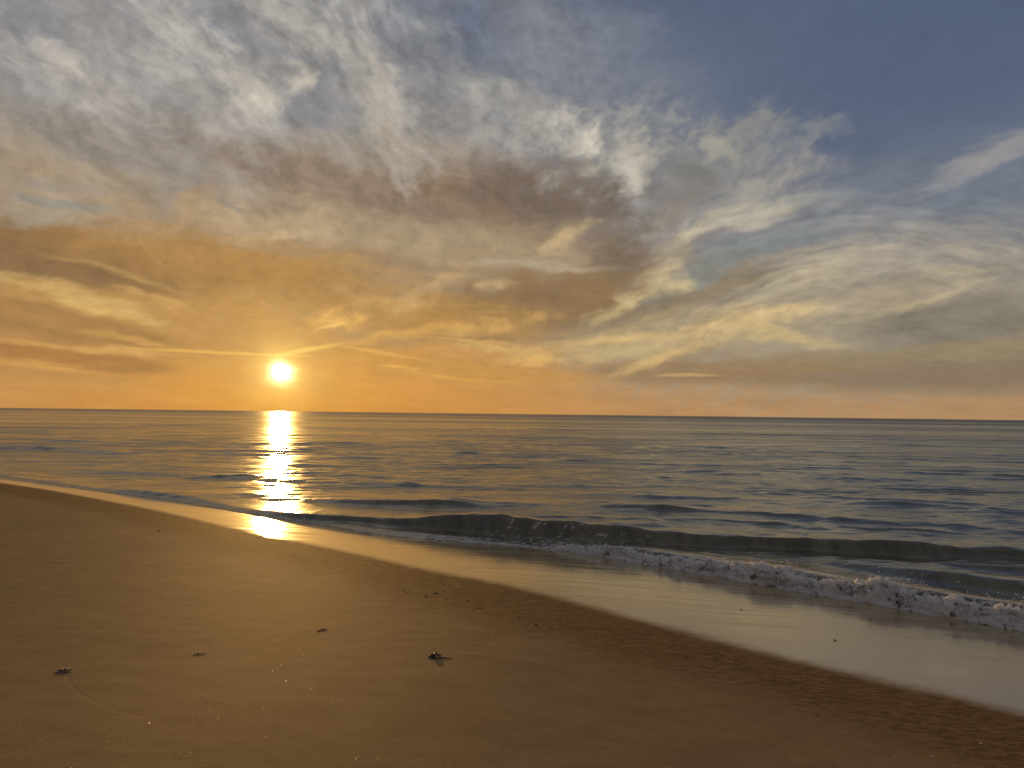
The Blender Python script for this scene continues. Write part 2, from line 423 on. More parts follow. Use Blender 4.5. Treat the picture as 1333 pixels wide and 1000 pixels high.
# ================================================================== sky: a cloud layer on a far dome
def build_sky():
    azs = np.concatenate([np.arange(-180, -40, 1.0), np.arange(-40, -18.3, 0.1), np.arange(-18.3, -15.2, 0.05), np.arange(-15.2, 40, 0.1), np.arange(40, 180.01, 1.0)])
    els = np.concatenate([np.arange(-3, -0.4, 0.5), np.arange(-0.4, 1.3, 0.1), np.arange(1.3, 4.4, 0.05), np.arange(4.4, 32, 0.1), np.arange(32, 90.01, 1.0)])
    A, E = np.meshgrid(azs, els)
    col = sky_light(A, E, azel, SUN_AZ, SUN_EL, PATCHES)
    rad = 90000.0
    a, e = np.radians(A), np.radians(E)
    v = np.stack([np.sin(a) * np.cos(e), np.cos(a) * np.cos(e), np.sin(e)], -1).reshape(-1, 3) * rad
    dot = (v / rad) @ np.array(sd)
    clear = 0.97 * sstep(dot, math.cos(R(0.62)), math.cos(R(0.42)))        # the gap the sun shines through
    n = Nodes('cloud_light')
    glow = n.new('ShaderNodeEmission', {}, Strength=1.0)
    n.t.links.new(n.attr('light').outputs['Color'], glow.inputs['Color'])
    gap = n.attr('clear').outputs['Fac']
    tr = n.new('ShaderNodeBsdfTransparent')
    cc = n.new('ShaderNodeCombineColor'); 
    for k in range(3): n.t.links.new(gap, cc.inputs[k])
    n.t.links.new(cc.outputs[0], tr.inputs['Color'])
    add = n.new('ShaderNodeAddShader')
    n.t.links.new(glow.outputs[0], add.inputs[0]); n.t.links.new(tr.outputs[0], add.inputs[1])
    n.done(add.outputs[0])
    n.mat.cycles.emission_sampling = 'NONE'
    rgba = np.concatenate([np.clip(col, 0, 12).reshape(-1, 3), np.ones((len(v), 1))], 1)
    o = mesh_object('sky', v, grid_faces(len(els), len(azs)), n.mat, True,
                    {'light': ('FLOAT_COLOR', rgba), 'clear': ('FLOAT', clear)})
    o['kind'] = 'structure'
    o['label'] = 'sunset sky of streaked cloud, orange at the horizon and blue at the right'

# ================================================================== where water, wet sand and sand meet
def polyline(pts, n=400):
    """smooth curve through points (x ascending), as a dense polyline"""
    p = np.array(sorted(pts)); x, y = p[:, 0], p[:, 1]
    h = np.diff(x); s = np.diff(y) / h
    m = np.zeros_like(x); m[0], m[-1] = s[0], s[-1]
    m[1:-1] = (s[:-1] * h[1:] + s[1:] * h[:-1]) / (h[1:] + h[:-1])
    X = np.linspace(x[0], x[-1], n)
    i = np.clip(np.searchsorted(x, X) - 1, 0, len(x) - 2)
    t = (X - x[i]) / h[i]
    Y = ((2*t**3 - 3*t**2 + 1) * y[i] + (t**3 - 2*t**2 + t) * h[i] * m[i] + (-2*t**3 + 3*t**2) * y[i+1] + (t**3 - t**2) * h[i] * m[i+1])
    return X, Y

class Curve:
    """y = f(x) with end slopes carried on; gives signed distance (positive towards the camera side)"""
    def __init__(self, pts):
        self.X, self.Y = polyline(pts)
        self.s0 = (self.Y[1] - self.Y[0]) / (self.X[1] - self.X[0]); self.s1 = (self.Y[-1] - self.Y[-2]) / (self.X[-1] - self.X[-2])
        # soften the joints between the points, and the direction across the shore more so
        x0, x1 = max(self.X[0], -44.0), min(self.X[-1], 20.0)
        n = max(400, int((x1 - x0) / 0.02))
        xu = np.linspace(x0, x1, n); h = xu[1] - xu[0]
        yu = self.y(xu)
        def soft(v, sig):
            m = int(3 * sig / h)
            k = np.exp(-0.5 * (np.arange(-m, m + 1) * h / sig) ** 2)
            return np.convolve(np.pad(v, m, mode='reflect', reflect_type='odd'), k / k.sum(), 'valid')
        lo, hi = self.X < x0 - 0.5, self.X > x1 + 0.5
        self.S = np.concatenate([np.gradient(self.Y, self.X)[lo], soft(np.gradient(yu, xu), 1.0), np.gradient(self.Y, self.X)[hi]])
        self.Y = np.concatenate([self.Y[lo], soft(yu, 0.28), self.Y[hi]])
        self.X = np.concatenate([self.X[lo], xu, self.X[hi]])
    def y(self, x):
        r = np.interp(x, self.X, self.Y)
        r = np.where(x < self.X[0], self.Y[0] + (x - self.X[0]) * self.s0, r)
        return np.where(x > self.X[-1], self.Y[-1] + (x - self.X[-1]) * self.s1, r)
    def dist(self, x, y):
        s = np.interp(x, self.X, self.S)
        return (self.y(x) - y) / np.sqrt(1 + s * s)

# edge of the water on the sand (still-water level), from the far left to beyond the right
WATER = Curve([(-400, 330), (-120, 110), (-40, 43.5)] + [ground(px, py) for px, py in
        ((0, 623), (130, 640), (240, 655), (340, 672), (420, 684), (500, 698), (600, 706), (720, 714), (850, 737), (1000, 764), (1200, 798), (1333, 822))]
        + [(8.6, 3.6), (16.0, -4.0), (60, -50)])

def beach_z(x, y):
    d = WATER.dist(x, y)
    dc = np.clip(d, 0, 60)
    up = 0.046 * dc + 0.039 * 3.4 * (1 - np.exp(-dc / 3.4)) - 0.022 * np.clip(d - 11.0, 0, 40) - 0.039 * 0.0
    dn = np.maximum(0.085 * d, -0.5 + 0.02 * np.maximum(d, -120) )
    return np.where(d > 0, up, dn)

def on_beach(px, py):
    """where the line of sight meets the sand"""
    d = ray(px, py); t = np.linspace(1.0, 120, 240000)
    z = beach_z(d[0] * t, d[1] * t)
    k = int(np.argmax(H + d[2] * t < z))
    return float(d[0] * t[k]), float(d[1] * t[k])

# upper edge of the wet shine
WET = Curve([(-400, 329), (-120, 109.6), (-40, 42.6)] + [on_beach(px, py) for px, py in
       ((0, 629), (60, 638), (130, 651), (230, 671), (340, 697), (440, 716), (540, 741), (640, 760), (720, 776), (830, 809), (930, 839), (1050, 866), (1160, 891), (1260, 913), (1333, 931))]
       + [(5.0, 2.6), (14.0, -6.4), (60, -52)])
BERM = Curve([(-400, 328), (-120, 108), (-40, 39)] + [on_beach(px, py) for px, py in
       ((0, 642), (130, 668), (300, 715), (440, 750), (560, 783), (700, 822), (850, 868), (1000, 915), (1150, 955), (1333, 1000))]
       + [(3.6, 1.6), (12.0, -7.4), (60, -54)])

def build_beach():
    azs = np.concatenate([np.arange(-180, -44, 2.0), np.arange(-44, 44, 0.09), np.arange(44, 180.01, 2.0)])
    rs = [0.05, 0.5, 1.0, 1.5, 2.0, 2.4]
    while rs[-1] < 34: rs.append(rs[-1] * 1.0052)
    while rs[-1] < 3000: rs.append(rs[-1] * 1.06)
    rs = np.array(rs)
    A, D = np.meshgrid(np.radians(azs), rs)
    x, y = (np.sin(A) * D).ravel(), (np.cos(A) * D).ravel()
    d = WATER.dist(x, y)
    z = beach_z(x, y)
    wet = -WET.dist(x, y)                 # metres into the wet sand
    damp = -BERM.dist(x, y)
    near = np.exp(-np.hypot(x, y) / 25.0)
    # long low undulation, dimples of the last swash, small pits in the damp band
    z = z + 0.012 * fbm(x / 2.3, y / 2.3, 3) * sstep(-wet, 0, 1.5)
    band = sstep(damp, -0.4, 0.25) * (1 - sstep(wet, -0.25, -0.02))
    u, w = x * 0.74 - y * 0.67, x * 0.67 + y * 0.74
    pit = fbm(u / 0.07, w / 0.035, 3, 0.6)
    z = z - 0.0035 * band * sstep(pit, 0.12, 0.5) * near
    z = z + 0.0016 * band * fbm(u / 0.25, w / 0.09, 3) * near
    z = z + 0.0008 * fbm(x / 0.30 + 5, y / 0.22, 4) * (1 - sstep(wet, -0.4, 0.0)) * near
    # a drag line in the smooth sand
    tx, ty = TRACK
    dm = np.full(len(x), 9.0)
    msk = np.hypot(x + 1.8, y - 4.0) < 3.0
    for k in range(len(tx) - 1):
        ax, ay, bx, by = tx[k], ty[k], tx[k + 1], ty[k + 1]
        L2 = (bx - ax) ** 2 + (by - ay) ** 2
        t = np.clip(((x[msk] - ax) * (bx - ax) + (y[msk] - ay) * (by - ay)) / L2, 0, 1)
        dm[msk] = np.minimum(dm[msk], np.hypot(x[msk] - ax - t * (bx - ax), y[msk] - ay - t * (by - ay)))
    z = z - 0.0022 * np.exp(-(dm / 0.006) ** 2)
    v = np.stack([x, y, z], -1)
    f = grid_faces(len(rs), len(azs))
    o = mesh_object('beach', v, f, sand_material(), True,
                    {'wet': ('FLOAT', wet), 'damp': ('FLOAT', damp), 'shore': ('FLOAT', d)})
    o['kind'] = 'structure'
    o['label'] = 'smooth brown beach sloping down to a shining wet strip'

_t = [on_beach(px, py) for px, py in ((84, 876), (92, 890), (108, 905), (130, 917), (150, 924), (180, 932), (215, 939))]
TRACK = (np.array([p[0] for p in _t]), np.array([p[1] for p in _t]))

def sand_material():
    n = Nodes('sand')
    wet = n.attr('wet').outputs['Fac']; damp = n.attr('damp').outputs['Fac']
    p = n.pos()
    pu = n.pos((2.6, 0.7, 1), R(42))
    big = n.noise(p, 0.9, 4, 0.6)
    mid = n.noise(n.pos((1.0, 2.2, 1), R(30)), 2.6, 6, 0.65)
    grain = n.noise(p, 110, 4, 0.85)
    edge = n.math('MULTIPLY_ADD', n.math('SUBTRACT', n.noise(n.pos((1, 1, 1)), 5.0, 5, 0.6), 0.5), 0.20, wet)
    w = n.step(edge, -0.10, 0.26)
    bandk = n.math('MULTIPLY', n.step(n.math('MULTIPLY_ADD', n.math('SUBTRACT', big, 0.5), 0.9, damp), -0.5, 0.5), n.math('SUBTRACT', 1.0, w))
    pits = n.noise(n.pos((9, 26, 1), R(42)), 1.0, 5, 0.65)
    dry = n.mix(n.step(mid, 0.3, 0.7), SAND_A, SAND_B)
    dry = n.mix(n.math('MULTIPLY', n.step(grain, 0.35, 0.70), 0.75), dry, SAND_C)
    dmp = n.mix(n.step(pits, 0.36, 0.66), SAND_D, SAND_E)
    col = n.mix(n.math('MULTIPLY', bandk, 0.9), dry, dmp)
    streak = n.noise(n.pos((0.5, 6.0, 1), R(42)), 1.0, 5, 0.6, 0.3)
    wcol = n.mix(n.step(streak, 0.35, 0.7), SAND_W, SAND_W2)
    col = n.mix(w, col, wcol)
    # relief: grains, fine ripples; the wet strip is polished
    hgt = n.math('MULTIPLY_ADD', n.noise(p, 420, 2, 0.7), 0.5, n.math('MULTIPLY', n.noise(p, 60, 4, 0.7), 1.2))
    hgt = n.math('ADD', hgt, n.math('MULTIPLY', pits, n.math('MULTIPLY', bandk, 9.0)))
    b1 = n.bump(hgt, n.math('MULTIPLY_ADD', w, -0.96, 1.0), 0.0035)
    film = n.bump(n.math('MULTIPLY_ADD', n.noise(n.pos((1.6, 7, 1), R(42)), 1.0, 4, 0.6), 1.0, n.math('MULTIPLY', n.noise(p, 22, 3, 0.6), 0.15)), 1.0, 0.0018)
    bs = n.new('ShaderNodeBsdfPrincipled', {}, Base_Color=col, Roughness=n.math('MULTIPLY_ADD', w, -0.1, 0.76), Normal=b1)
    bs.inputs['Specular IOR Level'].default_value = 0.05
    n.put(bs.inputs['Coat Weight'], w)
    n.put(bs.inputs['Coat Roughness'], n.math('MULTIPLY_ADD', n.step(streak, 0.32, 0.72), 0.16, 0.065))
    bs.inputs['Coat IOR'].default_value = 2.0
    n.put(bs.inputs['Coat Normal'], film)
    return n.done(bs.outputs[0])

SAND_A, SAND_B, SAND_C = (0.345, 0.210, 0.093), (0.45, 0.282, 0.128), (0.200, 0.118, 0.049)
SAND_D, SAND_E = (0.15, 0.080, 0.028), (0.29, 0.168, 0.064)
SAND_W, SAND_W2 = (0.26, 0.182, 0.082), (0.42, 0.305, 0.145)

# ================================================================== sea
def crest(pts):
    """pts: (photo x, photo y of the crest, height) -> curve on the map and height along it"""
    c = [(*ground(px, py, z), z) for px, py, z in pts]
    c.sort()
    xs = [p[0] for p in c]
    return Curve([(p[0], p[1]) for p in c]), xs, [p[2] for p in c]

CRESTS = [  # curve, front width, back width, noise
    (crest([(250, 664, 0.0), (340, 668, 0.04), (440, 672.5, 0.10), (540, 675, 0.18), (630, 678, 0.25), (700, 684, 0.27), (800, 693, 0.23), (900, 699, 0.15),
            (1000, 701, 0.16), (1100, 703, 0.20), (1200, 710, 0.18), (1333, 718, 0.11), (1500, 735, 0.12), (1900, 770, 0.10)]), 0.16, 1.0, 0.5),
    (crest([(380, 652, 0.0), (480, 655, 0.10), (560, 656, 0.12), (640, 662, 0.06), (720, 664, 0.03), (790, 663, 0.08), (900, 666, 0.09), (1060, 673, 0.08), (1200, 682, 0.04), (1333, 690, 0.05), (1600, 706, 0.05)]), 0.30, 1.2, 0.7),
    (crest([(1050, 731, 0.0), (1130, 737, 0.07), (1200, 742, 0.12), (1333, 757, 0.13), (1500, 775, 0.12), (1800, 800, 0.1)]), 0.30, 0.7, 0.3),
    (crest([(-60, 585, 0.0), (20, 582, 0.10), (110, 586, 0.09), (200, 590, 0.0)]), 0.6, 1.6, 0.5),
    (crest([(700, 640, 0.0), (830, 645, 0.05), (1000, 650, 0.05), (1150, 655, 0.06), (1333, 664, 0.05), (1500, 675, 0.0)]), 0.40, 1.3, 0.6),
    (crest([(60, 612, 0.0), (200, 616, 0.05), (330, 622, 0.05), (450, 628, 0.06), (600, 633, 0.04), (700, 636, 0.0)]), 0.40, 1.2, 0.6),
]

def build_sea():
    azs = np.concatenate([np.arange(-88, -44, 1.0), np.arange(-44, 44, 0.115), np.arange(44, 150.01, 1.0)])
    rs = [3.2]
    while rs[-1] < 60: rs.append(rs[-1] * 1.0028)
    while rs[-1] < 500: rs.append(rs[-1] * 1.006)
    while rs[-1] < 80000: rs.append(rs[-1] * 1.06)
    rs = np.array(rs)
    A, D = np.meshgrid(np.radians(azs), rs)
    x, y = (np.sin(A) * D).ravel(), (np.cos(A) * D).ravel()
    r = D.ravel()
    dr = np.repeat(np.gradient(rs), len(azs))
    da = r * R(0.115)
    d = WATER.dist(x, y)                                   # negative: seaward
    z = np.zeros(len(x)); hid = np.zeros(len(x))           # hid: slope variance too fine for the mesh here
    rng = np.random.RandomState(11)
    NW = 72
    for k in range(NW):
        lam = 0.16 * (9.0 / 0.16) ** ((k + rng.rand()) / NW)
        th = R(-90 + 12 + rng.normal() * 26)
        kx, ky = math.cos(th), math.sin(th)
        s = 0.0095 * (1.0 if lam < 2.5 else (2.5 / lam) ** 0.9) * (1.0 + 1.1 * max(0.0, 1.0 - lam / 1.1))
        amp = s * lam / (2 * math.pi)
        keep = sstep(lam / (np.abs(ky) * dr + np.abs(kx) * da + 1e-6), 2.2, 5.0)
        ph = 2 * math.pi / lam * (kx * x + ky * y) + rng.rand() * 6.28
        z += amp * keep * (np.sin(ph) + 0.18 * np.cos(2 * ph))
        hid += (1 - keep ** 2) * s * s / 2
    gust = 1.0 + 1.0 * fbm(x / 9.0, y / 14.0, 3) + 0.5 * fbm(x / 60.0, y / 90.0, 2)
    calm = 0.25 + 0.75 * sstep(-d, 0.2, 5.0)
    z = z * gust * calm
    # short steep wavelets: long crests, flat water between
    for sy, sx, hw_k, amp, cov in ((0.45, 1.9, 0.13, 0.015, -0.05), (0.62, 2.3, 0.13, 0.020, -0.05), (0.85, 3.0, 0.12, 0.026, -0.05), (1.2, 4.2, 0.11, 0.033, -0.05), (1.75, 5.8, 0.11, 0.038, -0.02),
                                   (2.8, 9.0, 0.105, 0.044, 0.0), (4.4, 14.0, 0.105, 0.060, 0.0), (7.5, 26.0, 0.10, 0.085, 0.0), (13.0, 48.0, 0.10, 0.14, 0.0)):
        wob = 0.35 * fbm(x / (sx * 0.6) + 13 * sy, y / (sy * 1.3) + 7.7, 3)
        n_ = perlin(x / sx + 3.7 * sy + wob * 0.5, y / sy + 0.15 * x / sy + wob)
        m_ = sstep(fbm(x / (sx * 0.8) + 19.0, y / (sy * 2.0) - 5.0, 3), cov - 0.10, cov + 0.30)
        hw = hw_k * sy / 1.4
        k_ = sstep(hw / dr, 0.8, 1.8)
        front = np.where(n_ > 0, 1.0, 0.55)
        z += amp * m_ * k_ * np.exp(-np.abs(n_ / (hw_k * (0.6 + 0.8 * (n_ > 0)))) ** 1.6) * calm * (0.6 + 0.4 * np.clip(gust, 0, 2))
    # the named waves
    for (cv, xs, hs), wf, wb, nz in CRESTS:
        h = np.interp(x, xs, hs)
        wob = fbm(x / 1.5 + 3.3 * wf, y / 6.0, 3)
        dd = cv.dist(x, y) + 0.10 * wob
        fr = wf * (0.8 + 0.5 * fbm(x / 0.9 + 9, y / 5.0, 3))
        prof = np.where(dd > 0, np.exp(-(dd / fr) ** 2), np.exp(-(dd / wb) ** 2))
        trough = -0.10 * np.exp(-((dd - 2.4 * wf) / (1.5 * wf)) ** 2)
        z += h * (1 + nz * fbm(x / 2.0 + 1.7, y / 4.0, 4, 0.6)) * (prof + trough)
    # bore along the edge of the sand
    hb = BORE_H(x)
    dd = -d - 0.42 + 0.12 * fbm(x / 0.8, y / 0.8, 3)
    z += hb * np.where(dd < 0, np.exp(-(dd / 0.16) ** 2), np.exp(-(dd / 0.8) ** 2))
    bz = beach_z(x, y)
    lip = 0.014 * (1 + 0.6 * fbm(x / 0.5, y / 0.5, 3))
    d2 = d + 0.05 * fbm(x / 0.7 + 4, y / 0.7, 4)
    film = bz + lip * np.sqrt(np.clip(-d2 / 0.10, 0, 1))
    z = np.where(d2 < 0, np.maximum(z * sstep(-d2, 0, 0.35) + 0.0, film), bz - 0.03)
    rough = np.sqrt(np.sqrt(2 * np.clip(hid * 0.14, 0, 1) + 0.0002))       # sqrt of GGX alpha
    lace = np.exp(-np.clip(-d - 0.05, 0, 9) / (0.5 + 0.6 * sstep(x, -1.0, 3.0))) * (d < 0.02) * np.interp(x, *LACE)
    v = np.stack([x, y, z], -1)
    f = grid_faces(len(rs), len(azs))
    keepf = (d[f] < 0.25).any(1)
    f = f[keepf]
    v, f, at = compact(v, f, {'rough': ('FLOAT', rough), 'lace': ('FLOAT', lace), 'far': ('FLOAT', r)})
    o = mesh_object('sea', v, f, sea_material(), True, at)
    o['kind'] = 'structure'
    o['label'] = 'calm sea with low waves and a path of sun glitter'

_sx = [ground(px, py)[0] for px, py in ((0, 623), (60, 630), (110, 638), (180, 647), (240, 655), (300, 665), (400, 681), (500, 698), (620, 707), (720, 714), (850, 737), (1000, 764), (1200, 798), (1333, 822))]
_sh = [0.03, 0.03, 0.0, 0.05, 0.045, 0.0, 0.0, 0.0, 0.02, 0.06, 0.12, 0.15, 0.17, 0.18]
def BORE_H(x): return np.interp(x, _sx + [12], _sh + [0.2])
LACE = (_sx + [12], [0.2, 0.2, 0.2, 0.3, 0.4, 0.5, 0.6, 0.8, 0.9, 1, 1, 1, 1, 1, 1])

def sea_material():
    n = Nodes('sea_water')
    far = n.attr('far').outputs['Fac']
    p = n.pos()
    mid = n.step(far, 700.0, 60.0)
    h = n.math('ADD', n.math('MULTIPLY', n.noise(n.pos((0.45, 1.0, 1)), 4.0, 4, 0.62), 0.012),
               n.math('MULTIPLY', n.noise(n.pos((0.5, 1.0, 1), R(12)), 13.0, 3, 0.6), n.math('MULTIPLY_ADD', n.step(far, 40.0, 10.0), 0.006, 0.0045)))
    # swell too far off for the mesh to carry: longer waves with distance
    for lo, hi, kx, ky, amp in ((45.0, 130.0, 0.035, 0.16, 0.42), (150.0, 500.0, 0.010, 0.050, 1.5), (600.0, 1800.0, 0.0025, 0.012, 6.0)):
        h = n.math('MULTIPLY_ADD', n.noise(n.pos((kx, ky, 1), R(3)), 1.0, 4, 0.62), n.math('MULTIPLY', n.step(far, lo, hi), amp), h)
    # wind lanes: ruffled and slick water, from kilometres down to metres
    lanes = n.noise(n.pos((0.00025, 0.0011, 1), R(2)), 1.0, 10, 0.80)
    patch = n.step(lanes, 0.36, 0.64, 0.30, 3.5)
    b = n.bump(h, n.math('MULTIPLY', n.math('MULTIPLY_ADD', mid, 0.2, 0.8), n.step(lanes, 0.36, 0.64, 0.3, 1.6)), 1.0)
    if 'Filter Width' in b.node.inputs: b.node.inputs['Filter Width'].default_value = 0.15
    lace = n.attr('lace').outputs['Fac']
    net = n.noise(n.pos((6, 13, 1), R(42)), 1.0, 6, 0.70, 0.8)
    fm = n.step(n.math('MULTIPLY_ADD', lace, 0.25, net), 0.655, 0.79)
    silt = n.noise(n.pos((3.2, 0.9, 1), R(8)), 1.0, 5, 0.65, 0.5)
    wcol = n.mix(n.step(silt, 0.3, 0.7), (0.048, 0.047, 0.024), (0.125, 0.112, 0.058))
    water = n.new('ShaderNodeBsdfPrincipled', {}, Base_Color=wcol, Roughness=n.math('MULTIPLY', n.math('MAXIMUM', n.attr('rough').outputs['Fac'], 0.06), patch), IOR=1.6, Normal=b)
    foam = n.new('ShaderNodeBsdfPrincipled', {}, Base_Color=(0.66, 0.64, 0.62), Roughness=0.7, Normal=b)
    mx = n.new('ShaderNodeMixShader')
    n.put(mx.inputs[0], n.math('MULTIPLY', fm, 0.75)); n.t.links.new(water.outputs[0], mx.inputs[1]); n.t.links.new(foam.outputs[0], mx.inputs[2])
    return n.done(mx.outputs[0])

# ================================================================== the breaking wave's foam
FOAM_PX = [(600, 706), (660, 709), (720, 714), (780, 726), (800, 728), (880, 743), (950, 754), (1010, 766), (1060, 772), (1120, 784), (1200, 798), (1280, 814), (1333, 822)]
FOAM_H = [0.0, 0.02, 0.05, 0.11, 0.20, 0.16, 0.22, 0.36, 0.27, 0.28, 0.30, 0.38, 0.40]

def build_foam():
    rng = np.random.RandomState(5)
    base = np.array([ground(px, py) for px, py in FOAM_PX])
    xs = np.concatenate([base[:, 0], [6.5, 8.6, 11.0]]); hs = np.array(FOAM_H + [0.40, 0.36, 0.3])
    ns_, nq = 1900, 150
    X = np.linspace(xs[0], xs[-1] - 2.0, ns_)
    q = np.linspace(0, 1, nq)
    h1 = np.interp(X, xs, hs)
    h1 = h1 * (1.0 + 1.2 * fbm(X / 0.75, X * 0 + 3.7, 3)) 
    sl = np.interp(X, WATER.X, WATER.S); nl = np.sqrt(1 + sl * sl)
    S, Q = np.meshgrid(X, q, indexing='ij')
    Hh = np.repeat(h1[:, None], nq, 1)
    depth = 0.10 + 1.7 * Hh
    arc = Q * (depth + Hh)
    wob = fbm(S / 0.5 + 11, arc / 0.8, 3)
    off = depth * Q ** 1.5 - 0.03 + 0.10 * (Hh / 0.3) * wob
    rise = np.where(Q < 0.42, 1 - (1 - Q / 0.42) ** 2.2, 1 - 0.75 * ((Q - 0.42) / 0.58) ** 1.3)
    Z = Hh * rise * 0.82
    PX = S + off * (-sl / nl)[:, None]; PY = WATER.y(X)[:, None] + off / nl[:, None]
    P = np.stack([PX, PY, Z], -1)
    n1 = np.cross(np.gradient(P, axis=0), np.gradient(P, axis=1)); n1 /= np.linalg.norm(n1, axis=-1, keepdims=True) + 1e-9
    k = np.clip(Hh / 0.32, 0.12, 1.2)
    dsp = np.zeros_like(S)
    wx, wy = 0.05 * fbm(S / 0.2, arc / 0.2, 3), 0.05 * fbm(S / 0.2 + 40, arc / 0.2, 3)
    for cell, amp in ((0.34, 0.16), (0.16, 0.10), (0.075, 0.075), (0.036, 0.044), (0.018, 0.022)):
        dsp += amp * k ** (0.8 if cell > 0.05 else 0.3) * (np.abs(perlin((S + wx) / cell + 5.1 / cell, (arc + wy) / cell + 2.7)) * 2.0 - 0.42)
    spike = np.clip(perlin(S / 0.034 + 60, arc / 0.22) + 0.5 * perlin(S / 0.015 + 7, arc / 0.12 + 3) - 0.05, 0, 1)
    dsp += 0.20 * k * spike * np.exp(-((Q - 0.42) / 0.11) ** 2) * sstep(fbm(S / 0.4 + 77, S * 0, 3), -0.15, 0.3)
    dsp *= sstep(Q, 0.0, 0.08) * (1 - 0.5 * sstep(Q, 0.75, 1.0))
    gap = fbm(S / 0.45 + 3, arc / 0.16 + 8, 4, 0.62)
    dsp -= 0.16 * k * sstep(gap, 0.26, 0.50) + 0.10 * k * (1 - sstep(Q, 0.06, 0.2)) * sstep(fbm(S / 0.3 + 21, arc / 0.3, 3), -0.05, 0.3) + 0.3 * sstep(Q, 0.82, 1.0) * (0.15 + sstep(gap, -0.3, 0.3)) * k
    P = P + n1 * dsp[..., None] * 0.62
    floor_ = beach_z(P[..., 0].ravel(), P[..., 1].ravel()).reshape(S.shape)
    P[..., 2] = np.maximum(P[..., 2], floor_ + 0.002 - 0.05 * (Q < 0.02))
    o = mesh_object('breaking_foam', P.reshape(-1, 3), grid_faces(ns_, nq), foam_material(), True, {'gap': ('FLOAT', gap.ravel())})
    o['kind'] = 'stuff'
    o['label'] = 'white foam of the wave breaking on the sand at the right'
    # thrown drops
    V, F = [], []
    ov = np.array([(1, 0, 0), (-1, 0, 0), (0, 1, 0), (0, -1, 0), (0, 0, 1), (0, 0, -1)], float)
    of = np.array([(0, 2, 4), (2, 1, 4), (1, 3, 4), (3, 0, 4), (2, 0, 5), (1, 2, 5), (3, 1, 5), (0, 3, 5)])
    nv = 0
    jets = [(xs[2] + (7.0 - xs[2]) * rng.rand()) for _ in range(34)]
    for j in jets:
        h = float(np.interp(j, xs, hs)); k = int(40 + 900 * h * rng.rand() ** 2); up = 0.15 + 0.6 * rng.rand() ** 2
        sx = 0.04 + 0.10 * rng.rand()
        for _ in range(k):
            x = j + rng.normal() * sx; y0 = float(WATER.y(np.array([x]))[0])
            q = 0.2 + 0.7 * rng.rand()
            c = np.array([x + q * h * 0.8, y0 + q * h * 1.0, h * (0.55 + 0.15 * rng.rand() + up * abs(rng.normal()) * 0.55)])
            rad = 0.0015 + 0.0050 * rng.rand() ** 3
            V.append(ov * rad * np.array([1, 1, 1 + rng.rand()]) + c); F.append(of + nv); nv += 6
    s = mesh_object('wave_spray', np.concatenate(V), np.concatenate(F), foam_material(), True)
    s['kind'] = 'stuff'
    s['label'] = 'fine drops thrown up along the top of the breaking foam'

_fm = []
def foam_material():
    if _fm: return _fm[0]
    n = Nodes('sea_foam')
    p = n.pos()
    hole = n.noise(n.pos((1, 1, 1.2)), 9.0, 5, 0.65, 0.4)
    bub = n.noise(p, 60, 4, 0.75)
    k = n.step(n.math('MULTIPLY_ADD', n.math('SUBTRACT', bub, 0.5), 0.5, hole), 0.31, 0.47)
    col = n.mix(k, (0.12, 0.11, 0.09), (0.94, 0.92, 0.89))
    b = n.bump(n.noise(p, 110, 3, 0.7), 0.8, 0.006)
    bs = n.new('ShaderNodeBsdfPrincipled', {}, Base_Color=col, Roughness=0.45, Normal=b)
    bs.inputs['Subsurface Weight'].default_value = 0.9
    bs.inputs['Subsurface Scale'].default_value = 0.05
    bs.inputs['Subsurface Radius'].default_value = (1, 0.9, 0.8)
    tl = n.new('ShaderNodeBsdfTranslucent', {}, Color=col, Normal=b)
    mx = n.new('ShaderNodeMixShader'); n.put(mx.inputs[0], 0.45)
    n.t.links.new(bs.outputs[0], mx.inputs[1]); n.t.links.new(tl.outputs[0], mx.inputs[2])
    _fm.append(n.done(mx.outputs[0]))
    return _fm[0]

# ================================================================== things lying on the sand
def simple_mat(name, c1, c2, rough, scale=60.0):
    n = Nodes(name)
    col = n.mix(n.step(n.noise(n.pos(), scale, 4, 0.6), 0.35, 0.65), c1, c2)
    b = n.bump(n.noise(n.pos(), scale * 3, 3, 0.6), 0.6, 0.003)
    bs = n.new('ShaderNodeBsdfPrincipled', {}, Base_Color=col, Roughness=rough, Normal=b)
    return n.done(bs.outputs[0])

